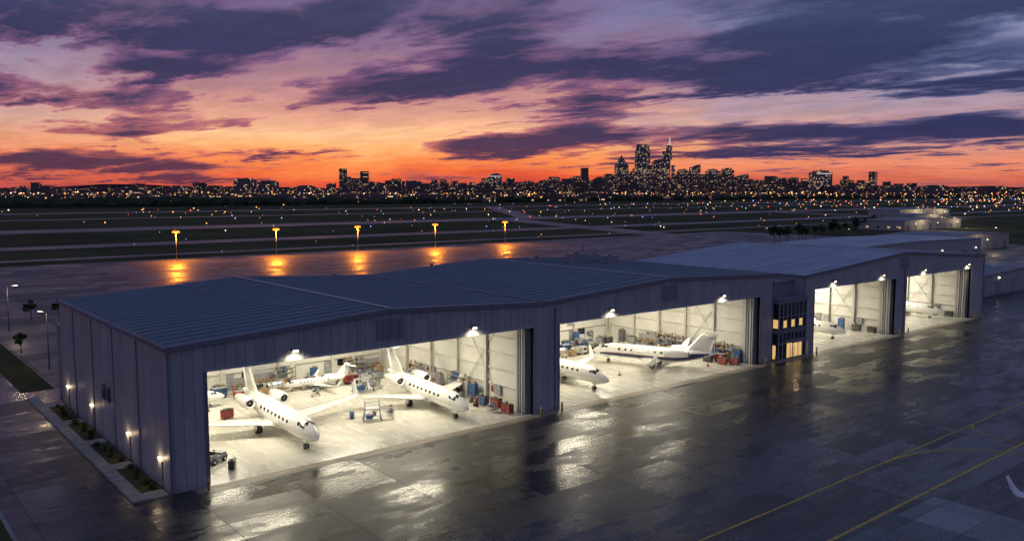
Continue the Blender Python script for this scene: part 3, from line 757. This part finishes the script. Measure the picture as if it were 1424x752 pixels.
def drum(m1):
    b=MB(); b.cyl((0,0,.02),(0,0,.88),.29,.29,m1,20)
    for zz in (.02,.3,.58,.86): b.cyl((0,0,zz),(0,0,zz+.03),.305,.305,m1,20)
    b.cyl((.15,0,.88),(.15,0,.91),.04,.04,M_alu,8); return b.mesh('oil_drum')
def extg():
    b=MB(); b.cyl((0,0,.25),(0,0,1.0),.2,.2,M_red,16); b.cyl((0,0,1.0),(0,0,1.12),.2,.07,M_red,16); b.cyl((0,0,1.12),(0,0,1.25),.05,.05,M_alu,8)
    for dy in (-.25,.25): b.cyl((-.1,dy-.03,.2),(-.1,dy+.03,.2),.2,.2,M_dark,14)
    b.cyl((-.25,-.2,.2),(-.35,-.2,1.3),.02,.02,M_red,6); b.cyl((-.25,.2,.2),(-.35,.2,1.3),.02,.02,M_red,6); b.cyl((-.35,-.2,1.3),(-.35,.2,1.3),.02,.02,M_red,6)
    return b.mesh('wheeled_fire_extinguisher')
def engine():
    b=MB()
    pr=[(-1.2,.3),(-1,.52),(-.4,.55),(.2,.46),(.8,.5),(1.2,.34)]
    b.loft([[(xx,math.cos(2*math.pi*j/16)*r,1.25+math.sin(2*math.pi*j/16)*r) for j in range(16)] for xx,r in pr],M_alu)
    for xx in (-.8,.1,.7): b.cyl((xx,0,1.25),(xx+.08,0,1.25),.57,.57,M_gry,16)
    b.cyl((-1.21,0,1.25),(-1.25,0,1.25),.28,.1,M_black,12)
    for dx in (-.9,.8):
        for dy in (-.55,.55): b.cyl((dx,dy,.15),(dx,dy*.8,1.2),.05,.05,M_yel,6); b.cyl((dx,dy-.04,.12),(dx,dy+.04,.12),.12,.12,M_dark,10)
        b.cyl((dx,-.55,.3),(dx,.55,.3),.05,.05,M_yel,6)
    for dy in (-.55,.55): b.cyl((-.9,dy,.3),(.8,dy,.3),.05,.05,M_yel,6)
    return b.mesh('jet_engine_on_stand')
def crate():
    b=MB(); b.box(0,0,.55,1.2,1.0,.8,M_wood)
    for i in range(3): b.box(0,-.4+i*.4,.06,1.2,.12,.1,M_wood)
    for dx in (-.55,.55): b.box(dx,-.515,.55,.1,.03,.8,M_wood); b.box(dx,.515,.55,.1,.03,.8,M_wood)
    for zz in (.2,.9): b.box(0,-.53,zz,1.2,.03,.1,M_wood)
    b.box(.1,0,1.08,.7,.6,.25,M_crd); return b.mesh('shipping_crate')
def cart():
    b=MB()
    for zz in (.3,.62,.95): b.box(0,0,zz,1.0,.6,.04,M_gry)
    for dx in (-.48,.48):
        for dy in (-.28,.28): b.cyl((dx,dy,.12),(dx,dy,1.05),.02,.02,M_alu,6); b.cyl((dx,dy-.02,.07),(dx,dy+.02,.07),.07,.07,M_dark,8)
    b.box(.1,0,1.05,.5,.35,.16,M_dgr); b.box(-.2,.05,.72,.4,.3,.16,M_blue); b.box(.2,0,.4,.3,.3,.15,M_crd); return b.mesh('parts_cart')
K={'rt':('tool_chest',chest(M_red)),'bt':('tool_chest',chest(M_blue)),'kt':('tool_chest',chest(M_black)),'gt':('tool_chest',chest(M_gry)),
 'cb':('storage_cabinet',cabinet(M_blue)),'cg':('storage_cabinet',cabinet(M_gry)),'cd':('storage_cabinet',cabinet(M_dgr)),'st':('maintenance_stand',stand(M_blue)),'sty':('maintenance_stand',stand(M_yel)),
 'tg':('tow_tractor',tug(M_red)),'tgw':('tow_tractor',tug(M_gry)),'gp':('ground_power_unit',gpu(M_red)),'gpw':('ground_power_unit',gpu(M_steel)),'gpb':('ground_power_unit',gpu(M_blue)),
 's1':('parts_shelf',shelf(1)),'s2':('parts_shelf',shelf(2)),'s3':('parts_shelf',shelf(3)),'b1':('work_bench',bench(1)),'b2':('work_bench',bench(2)),
 'ld':('step_ladder',ladder()),'dr':('oil_drum',drum(M_blue)),'drk':('oil_drum',drum(M_dgr)),'ex':('wheeled_fire_extinguisher',extg()),'en':('jet_engine_on_stand',engine()),'cr':('shipping_crate',crate()),'ct':('parts_cart',cart())}
def put(k,x,y,r=0,s=1): n_,me=K[k]; inst(me,n_,(x,y,.012),R_(r),None,s)
put('tgw',27.0,76.2,30,.9); put('kt',27.6,73.4,60,.8); put('st',45.6,79.6,-25,.8); put('ct',48.3,80.2,70); put('dr',44.2,81.6,0,.9); put('rt',33.6,90.4,20,.9); put('kt',37.3,88.9,80,.9)
for x_,y_,k_,r_ in [(58.8,72.4,'rt',90),(57.8,73.8,'ct',80),(59.4,75.2,'rt',90),(59.0,77.2,'bt',90),(59.9,80.2,'cb',90),(59.9,81.6,'cg',90),(59.8,83.4,'s1',90),(59.6,87,'cg',90),(58.6,79,'drk',0),(57.9,77,'ex',0),(59.6,89.2,'b1',90),(58.2,85.4,'kt',75),(59.6,92.6,'s2',90),(59.5,96.5,'gt',90),(57.7,90.8,'en',60)]: put(k_,x_,y_,-r_)
random.seed(11)
def fillrow(x0,x1,y,bias,step=2.2,rowj=.5,rot=0,prob=1):
    xx=x0
    while xx<x1:
        k_=random.choice(bias)
        if random.random()<prob: put(k_,xx+random.uniform(-.3,.3),y+random.uniform(-rowj,rowj),rot+random.uniform(-12,12),random.uniform(.8,1.0))
        xx+=step*random.uniform(.7,1.3)
tall=['s1','s2','s3','b1','b2','cg','cb','cd','b1','gt']; low=['rt','bt','kt','gt','ct','ct','gpw','gpb','en','cr','drk','dr','tgw','ld','st','ex','cr','ct','kt','gp']
fillrow(26,59.5,102,tall,2.9,.15,0,.9); fillrow(26,59,99.9,low,1.7,.8,0,.85); fillrow(38,58,96.6,low,2.2,1.2,0,.8); fillrow(26,34,93.5,low,2.2,1.5,0,.75)
fillrow(46,55,92.8,low,2.2,1.0,0,.75)
fillrow(66,102,99.5,tall,2.9,.15,0,.9); fillrow(66,101,97.5,low,1.4,.8,0,.9); fillrow(68,100,95,low,1.6,1.1,0,.8); fillrow(78,99,92.2,low,2.1,.9,0,.8); fillrow(66,80,90.5,low,2.6,1,0,.6)
for i in range(11): put(random.choice(['gt','bt','cb','cg','b1','kt','s2','cd']),102.6,73+i*2.3,-90)
for x_,y_,k_ in ((101,72.4,'rt'),(99.8,73.6,'rt'),(101.2,75,'gp'),(99.6,76,'kt'),(101,77.6,'ex'),(100.4,79.2,'ct'),(98.6,80.6,'bt')): put(k_,x_,y_,-80,.9)
for (a,b_) in ((119,143),(148.5,173.5)):
    fillrow(a,b_,97,tall,2.8,.15); fillrow(a,b_,94.6,low,2.4,.7,0,.8)
    for i in range(8): put(random.choice(['gt','bt','cb','cg','b1','kt']),b_-.5,73.5+i*2.9,-90)
fillrow(120,128,90.5,low,3,1,0,.6)
bo=MB(); bo.cyl((0,0,0),(0,0,1.0),.11,.11,M_yel,12); bo.cyl((0,0,1.0),(0,0,1.07),.11,.04,M_yel,12); bo.cyl((0,0,.6),(0,0,.7),.113,.113,M_black,12,False); bom=bo.mesh('bollard')
for xx in (24.0,61.2,64.3,104.2,106.6,117.6,144.2,147.2,174.6,179.8): inst(bom,'bollard',(xx,69.3,0))
cn=MB(); cn.cyl((0,0,.03),(0,0,.7),.16,.03,M_org,12); cn.box(0,0,.02,.38,.38,.04,M_org); cn.cyl((0,0,.35),(0,0,.5),.1,.067,M_white,12,False); cnm=cn.mesh('traffic_cone')
for xx,yy in ((83,78),(97,74),(126,80)): inst(cnm,'traffic_cone',(xx,yy,.012))

# ------------------------------------------------ CARS
def car(m1):
    b=MB()
    def sec(x_,zb,zt_,w_,cw):
        return [(x_,-w_,zb),(x_,-w_,zb+(zt_-zb)*.5),(x_,-cw,zt_),(x_,cw,zt_),(x_,w_,zb+(zt_-zb)*.5),(x_,w_,zb)]
    b.loft([sec(2.25,.4,.62,.75,.65),sec(2.1,.28,.75,.86,.75),sec(1.2,.25,.92,.9,.8),sec(.9,.25,.96,.9,.8),sec(-1.6,.25,1.0,.9,.8),sec(-2.1,.3,.95,.86,.78),sec(-2.25,.42,.85,.78,.7)],m1)
    b.loft([sec(1.0,.93,.96,.78,.74),sec(.35,.93,1.38,.78,.62),sec(-.9,.93,1.45,.78,.62),sec(-1.8,.93,1.0,.78,.72)],M_glassd)
    b.box(-.3,0,1.44,1.2,1.15,.05,m1)
    for dx in (1.4,-1.35):
        for dy in (-.82,.82): b.cyl((dx,dy-.1,.32),(dx,dy+.1,.32),.32,.32,M_dark,14); b.cyl((dx,dy-.105,.32),(dx,dy+.105,.32),.18,.18,M_alu,10)
    for dy in (-.6,.6): b.box(2.2,dy,.66,.1,.3,.12,M_alu); b.box(-2.22,dy,.78,.08,.25,.14,M_red)
    return b.mesh('parked_car')
cars=[car(m) for m in (M_white,M_gry,M_black,M_blue,M_dgr)]
for i in range(16):
    if random.random()<.8: inst(random.choice(cars),'parked_car',(232+i*3.2,121+random.uniform(-.4,.4),0),R_(90))
for i in range(22):
    if random.random()<.8: inst(random.choice(cars),'parked_car',(300+i*3.3,188,0),R_(90))

# ------------------------------------------------ OTHER BUILDINGS
def shed(name,x0,x1,y0,y1,h,rise,wm,rm,lit=0,lamps=True):
    r=empty(name,((x0+x1)/2,(y0+y1)/2,0)); cx_=(x1-x0)/2; cy_=(y1-y0)/2
    mb=MB(); mb.b2(-cx_,cx_,-cy_,cy_,0,h,wm); mb.build('walls',parent=r)
    mb=MB(); mb.prism(-cx_-.3,0,-cy_-.3,cy_+.3,h,h+.25,h+rise,h+rise+.25,rm); mb.prism(0,cx_+.3,-cy_-.3,cy_+.3,h+rise,h+rise+.25,h,h+.25,rm)
    for sg in (-1,1): mb.face([(-cx_,sg*cy_*.999,h),(cx_,sg*cy_*.999,h),(0,sg*cy_*.999,h+rise)],wm)
    mb.build('roof',parent=r)
    mb=MB(); n=max(2,int((x1-x0)/9))
    for i in range(n):
        xx=-cx_+(i+.5)*(x1-x0)/n
        mb.b2(xx-1.6,xx+1.6,-cy_-.08,-cy_-.01,.1,min(h-.6,3.4),M_gry if i%3 else M_trim)
        if i%3==1 and lamps: mb.b2(xx-.2,xx+.2,-cy_-.3,-cy_-.02,min(h-.3,4),min(h-.3,4)+.2,M_lamp)
    for i in range(max(2,int((y1-y0)/7))):
        yy=-cy_+3+i*7; mb.b2(-cx_-.08,-cx_-.01,yy-.8,yy+.8,1.4,2.6,M_litwin if random.random()<lit else M_glassd)
    mb.build('doors_windows_lamps',parent=r)
    return r
M_wh=wall_metal('white_metal_siding',(.38,.38,.39),(.5,.5,.51))
shed('warehouse_building',205,262,82,110,4.6,.9,M_wh,M_roof,.3)
shed('warehouse_building',234,335,132,162,7.2,.8,M_wh,M_roof2,.3)
shed('warehouse_building',345,410,150,178,6,.8,M_wh,M_roof,.3)
shed('warehouse_building',520,600,250,280,6,.8,M_wh,M_roof,.5)
shed('warehouse_building',640,700,300,325,6,.8,M_wh,M_roof,.5)
shed('warehouse_building',760,860,370,400,7,1,M_wh,M_roof,.5)
shed('maintenance_shed',19,27,196,204,3.6,1,M_wh,M_roof2,.3)
shed('maintenance_shed',27.5,33,127,133,3.2,.8,M_wh,M_roof2,.3)
for i,(xx,yy,pw) in enumerate(((540,244,3500),(590,244,3500),(670,292,4500),(790,360,7000),(840,360,7000),(375,143,1200))):
    o=inst(slm,'street_lamp',(xx,yy,0),0,None,1.2); light('POINT','street_lamp_bulb',(1.4,0,7.8),pw,(1,.75,.42),o,.4)

# ------------------------------------------------ TREES
def tree(seed,h=7):
    random.seed(seed); b=MB(); b.cyl((0,0,0),(.1,0,h*.45),.16,.1,M_bark,8)
    cl_=[]
    for i in range(7):
        a=random.uniform(0,6.3); r=random.uniform(.8,h*.24); zz=h*random.uniform(.5,.85)
        e=(math.cos(a)*r,math.sin(a)*r,zz); b.cyl((.08,0,h*random.uniform(.3,.45)),e,.07,.03,M_bark,5); cl_.append((e,random.uniform(.7,1.2)))
    cl_.append(((0,0,h*.9),.9))
    for e,r in cl_: leafmass(b,e,r*h/7,150,.2,[M_leaf,M_leaf,M_leaf2],.8)
    return b.mesh('broadleaf_tree')
trees=[tree(s) for s in (1,2,3)]
random.seed(5)
TR=[(23,147,.5),(30,147,.45),(22,181,.5),(31,185,.6),(36,186,.55),(222,118,.7),(270,184,.7),(285,186,.8),(228,116,.6)]
TR+=[(345+i*11,226+i*3.2+random.uniform(-3,3),random.uniform(.8,1.2)) for i in range(22)]
for xx,yy,s in TR:
    inst(random.choice(trees),'broadleaf_tree',(xx,yy,0),random.uniform(0,6),None,s*random.uniform(.85,1.15))
def blob(mb,c,rx,rz,m):
    n=7; rings=[]
    for a in range(1,4):
        ph=math.pi*a/8*1.15
        rings.append([(c[0]+math.cos(2*math.pi*j/n)*rx*math.sin(ph)*random.uniform(.75,1.25),c[1]+math.sin(2*math.pi*j/n)*rx*math.sin(ph)*random.uniform(.75,1.25),c[2]+rz*math.cos(ph)*random.uniform(.85,1.15)) for j in range(n)])
    mb.loft([rings[0],rings[1],rings[2],[(p[0],p[1],0) for p in rings[2]]],m,False)
mb=MB()
for i in range(4600):
    f_=random.choice([random.uniform(1250,1700),random.uniform(1500,3200)]); l_=random.uniform(-.8,.85)*f_
    X_,Y_=far(l_,f_)
    if Y_<1370 and X_<3400: continue
    blob(mb,(X_,Y_,random.uniform(2,5)),random.uniform(7,16),random.uniform(4,10),M_leaf)
mb.build('distant_tree_mass')
# ------------------------------------------------ CITY
mb=MB()
for i in range(3400):
    f_=random.uniform(1500,7000); l_=random.uniform(-.8,.85)*f_
    X_,Y_=far(l_,f_)
    if Y_<1420 and X_<3500: continue
    h_=random.choice([6,8,9,12,14,18]) if f_<3500 else random.uniform(10,46)
    c_=l_/f_
    if f_>4200 and -.2<c_<.45: h_*=random.uniform(1.1,2.4)
    if f_>4200 and random.random()<.05: h_*=1.6
    mb.box(X_,Y_,h_/2,random.uniform(14,60),random.uniform(14,50),h_,M_city,rz=random.choice([.2,.25,1.1,.9]))
mb.build('distant_city_buildings')
M_litc=mat('lit_tower_crown',(.5,.5,.5),.5,emit=(.9,.8,.72),es=.6)
def tower(lat,wd,h,kind,k=1.0,nm='office_tower'):
    X_,Y_=far(lat*k,5300*k); wd*=k*1.15; h=25+(h-25)*k*1.07; m=M_towg if kind in('glass','crown','step') else M_tow
    b=MB(); d_=wd*.8
    if kind=='spire':
        b.box(0,0,h*.38,wd,wd,h*.76,m)
        s=wd; zz=h*.76
        for i in range(4):
            s2=s*.74; b.loft([[(sx*s/2,sy*s/2,zz) for sx,sy in((-1,-1),(1,-1),(1,1),(-1,1))],[(sx*s2/2,sy*s2/2,zz+h*.05) for sx,sy in((-1,-1),(1,-1),(1,1),(-1,1))]],m,False); zz+=h*.05; s=s2
        b.cyl((0,0,zz),(0,0,h*1.06),s*.35,.8,m,6)
    elif kind=='crown':
        b.box(0,0,h*.45,wd,d_,h*.9,m); b.box(0,0,h*.92,wd*.86,d_*.9,h*.06,m); b.box(-wd*.22,0,h*.97,wd*.34,d_*.8,h*.06,m); b.box(wd*.22,0,h*.97,wd*.34,d_*.8,h*.06,m); b.box(0,0,h*.955,wd*.2,d_*.7,h*.03,M_litc)
    elif kind=='step':
        b.box(-wd*.12,0,h*.36,wd*.76,d_,h*.72,m); b.box(wd*.08,0,h*.80,wd*.55,d_*.9,h*.17,m); b.box(wd*.18,0,h*.94,wd*.34,d_*.8,h*.12,m); b.box(wd*.44,0,h*.3,wd*.2,d_*.7,h*.6,m)
        b.cyl((wd*.2,0,h),(wd*.2,0,h*1.17),5.5,2.6,M_litc,6)
    elif kind=='slant':
        b.loft([[(-wd/2,-d_/2,0),(wd/2,-d_/2,0),(wd/2,d_/2,0),(-wd/2,d_/2,0)],[(-wd/2,-d_/2,h*.88),(wd/2,-d_/2,h),(wd/2,d_/2,h),(-wd/2,d_/2,h*.88)]],m,False)
    else:
        b.box(0,0,h*.46,wd,d_,h*.92,m); b.box(0,0,h*.95,wd*.7,d_*.7,h*.07,m); b.box(wd*.1,0,h*.99,wd*.2,d_*.3,h*.04,m)
        if kind=='glass': b.box(0,-d_*.51,h*.87,wd*.9,2,h*.035,M_litc); b.cyl((0,0,h),(0,0,h*1.12),1.4,.6,m,5)
    b.build(nm,(X_,Y_,0),-(math.pi/2-ANG)+random.uniform(-.35,.35))
for a in [(-1665,95,97,'box',.6),(-1523,90,84,'box',.6),(-1290,95,56,'box',.6),(-1850,80,52,'box',.7),(-2060,110,50,'box',.7),(-960,60,56,'box',.8),(-800,70,52,'box',.8),(-590,58,79,'box',.9),(-430,36,92,'box',1),(-510,60,62,'box',1),(-330,80,64,'box',1),(-104,72,124,'glass',.8),
 (20,50,70,'box',1),(100,60,80,'box',1),(160,40,70,'box',1),(205,66,92,'slant',1),(300,90,75,'box',1),(365,40,84,'box',1),(420,90,110,'box',1),(490,60,84,'box',1),(545,44,105,'box',1),(605,50,124,'box',1),(650,40,96,'box',.95),
 (682,60,222,'spire',1),(742,40,135,'box',1),(775,40,170,'slant',1.02),(812,80,292,'crown',1),(860,44,170,'box',.98),(885,40,140,'box',1),(960,88,285,'step',1),(905,50,205,'box',1.03),(1020,44,120,'box',.97),(1065,60,150,'box',1),(1100,40,130,'box',1),(1140,58,178,'slant',1),(1190,50,120,'box',1),(1250,60,150,'box',1),(1298,36,110,'box',1),(1340,64,156,'box',1),(1385,40,96,'box',1),(1432,60,120,'slant',1),
 (1490,50,80,'box',1),(1540,64,86,'box',1),(1620,40,72,'box',1),(1680,60,60,'box',1),(1730,50,92,'box',1),(1820,60,58,'box',1),(1925,95,142,'glass',.7),(2010,60,56,'box',1),(2130,60,66,'box',.8),(2405,150,54,'box',.6),(2640,110,58,'box',.6),(2300,70,52,'box',.9),(2900,90,50,'box',.8),(3050,60,52,'box',.9)]:
    tower(*a)
M_hill=mat('distant_hills',(.07,.055,.08),.9)
mb=MB(); prev=None
for i in range(121):
    l_=-16000+i*270; f_=13000; X_,Y_=far(l_,f_); hh=35+35*math.sin(i*.21)+22*math.sin(i*.53+1)+random.uniform(-6,6)+ (60 if l_>5500 else 30 if l_<-3500 else 0)
    cur=((X_,Y_,-1),(X_,Y_,max(8,hh)))
    if prev: mb.face([prev[0],cur[0],cur[1],prev[1]],M_hill)
    prev=cur
mb.build('distant_hills')
EL=[mat('street_light_warm',(1,.6,.3),.5,emit=(1,.42,.10),es=2.6),mat('street_light_white',(1,.9,.7),.5,emit=(1,.78,.48),es=2.4),mat('street_light_red',(1,.2,.1),.5,emit=(1,.12,.06),es=2.5),mat('airfield_light_blue',(.2,.3,1),.5,emit=(.25,.42,1),es=2),mat('airfield_light_green',(.2,1,.5),.5,emit=(.2,.9,.5),es=2)]
def dot(mb,X_,Y_,Z_,r,m):
    V_=[(X_+r,Y_,Z_),(X_,Y_+r,Z_),(X_-r,Y_,Z_),(X_,Y_-r,Z_)]
    for i in range(4):
        mb.face([V_[i],V_[(i+1)%4],(X_,Y_,Z_+r)],m); mb.face([V_[(i+1)%4],V_[i],(X_,Y_,Z_-r)],m)
mb=MB()
for i in range(2000):
    f_=1350*math.exp(random.uniform(0,1.3)); u_=random.uniform(-.75,.8); l_=u_*f_
    if random.random()<.35: u_=random.gauss(.2,.25); l_=u_*f_
    X_,Y_=far(l_,f_)
    if Y_<1400 and X_<3400: continue
    q=random.random(); m=EL[0] if q<.70 else EL[1] if q<.94 else EL[2]
    dot(mb,X_,Y_,random.uniform(7,20),f_*random.choice([.0002,.0003,.0004,.0005,.0009]),m)
for row in range(16):
    f_=random.uniform(1500,3600); l0=random.uniform(-.7,.7)*f_; dl_=random.uniform(25,45); df=random.uniform(-12,12)
    m=random.choice(EL[:2])
    for i in range(random.randint(6,18)): X_,Y_=far(l0+i*dl_*random.uniform(.9,1.1),f_+i*df); dot(mb,X_,Y_,11,f_*.0004,m)
mb.build('distant_city_lights')
mb=MB()
for (yy,sp,ms) in ((336,55,(3,)),(403,70,(3,)),(432,70,(3,)),(557,90,(1,)),(614,90,(1,0)),(798,90,(3,)),(1007,90,(1,0)),(1064,90,(1,))):
    xx=-300+random.uniform(0,60)
    while xx<3000:
        if random.random()<.45: dd=math.hypot(xx,yy); dot(mb,xx,yy,.8,dd*random.choice([.0003,.0004,.0005]),EL[random.choice(ms)] if random.random()<.6 else EL[0])
        xx+=sp*random.uniform(.9,1.1)
for i in range(560):
    X_=random.uniform(150,2600); Y_=random.uniform(330,1350)*random.uniform(.6,1)
    if Y_<335: continue
    dot(mb,X_,Y_,1.4,math.hypot(X_,Y_)*random.choice([.0003,.0004,.00055,.0008]),random.choice([EL[0],EL[0],EL[0],EL[1],EL[3],EL[2]]))
mb.build('airfield_lights')

# ------------------------------------------------ CAMERA
cam=bpy.data.cameras.new('camera'); cam.sensor_width=36; cam.lens=36*1174/1424; cam.clip_end=120000; cam.clip_start=.5
co=bpy.data.objects.new('camera',cam); COL.objects.link(co); co.location=(0,0,25)
pitch=math.atan(111/1174)
co.rotation_euler=(math.pi/2-pitch,0,ANG-math.pi/2)
scene.camera=co
scene.view_settings.view_transform='Standard'; scene.view_settings.look='None'; scene.view_settings.exposure=0
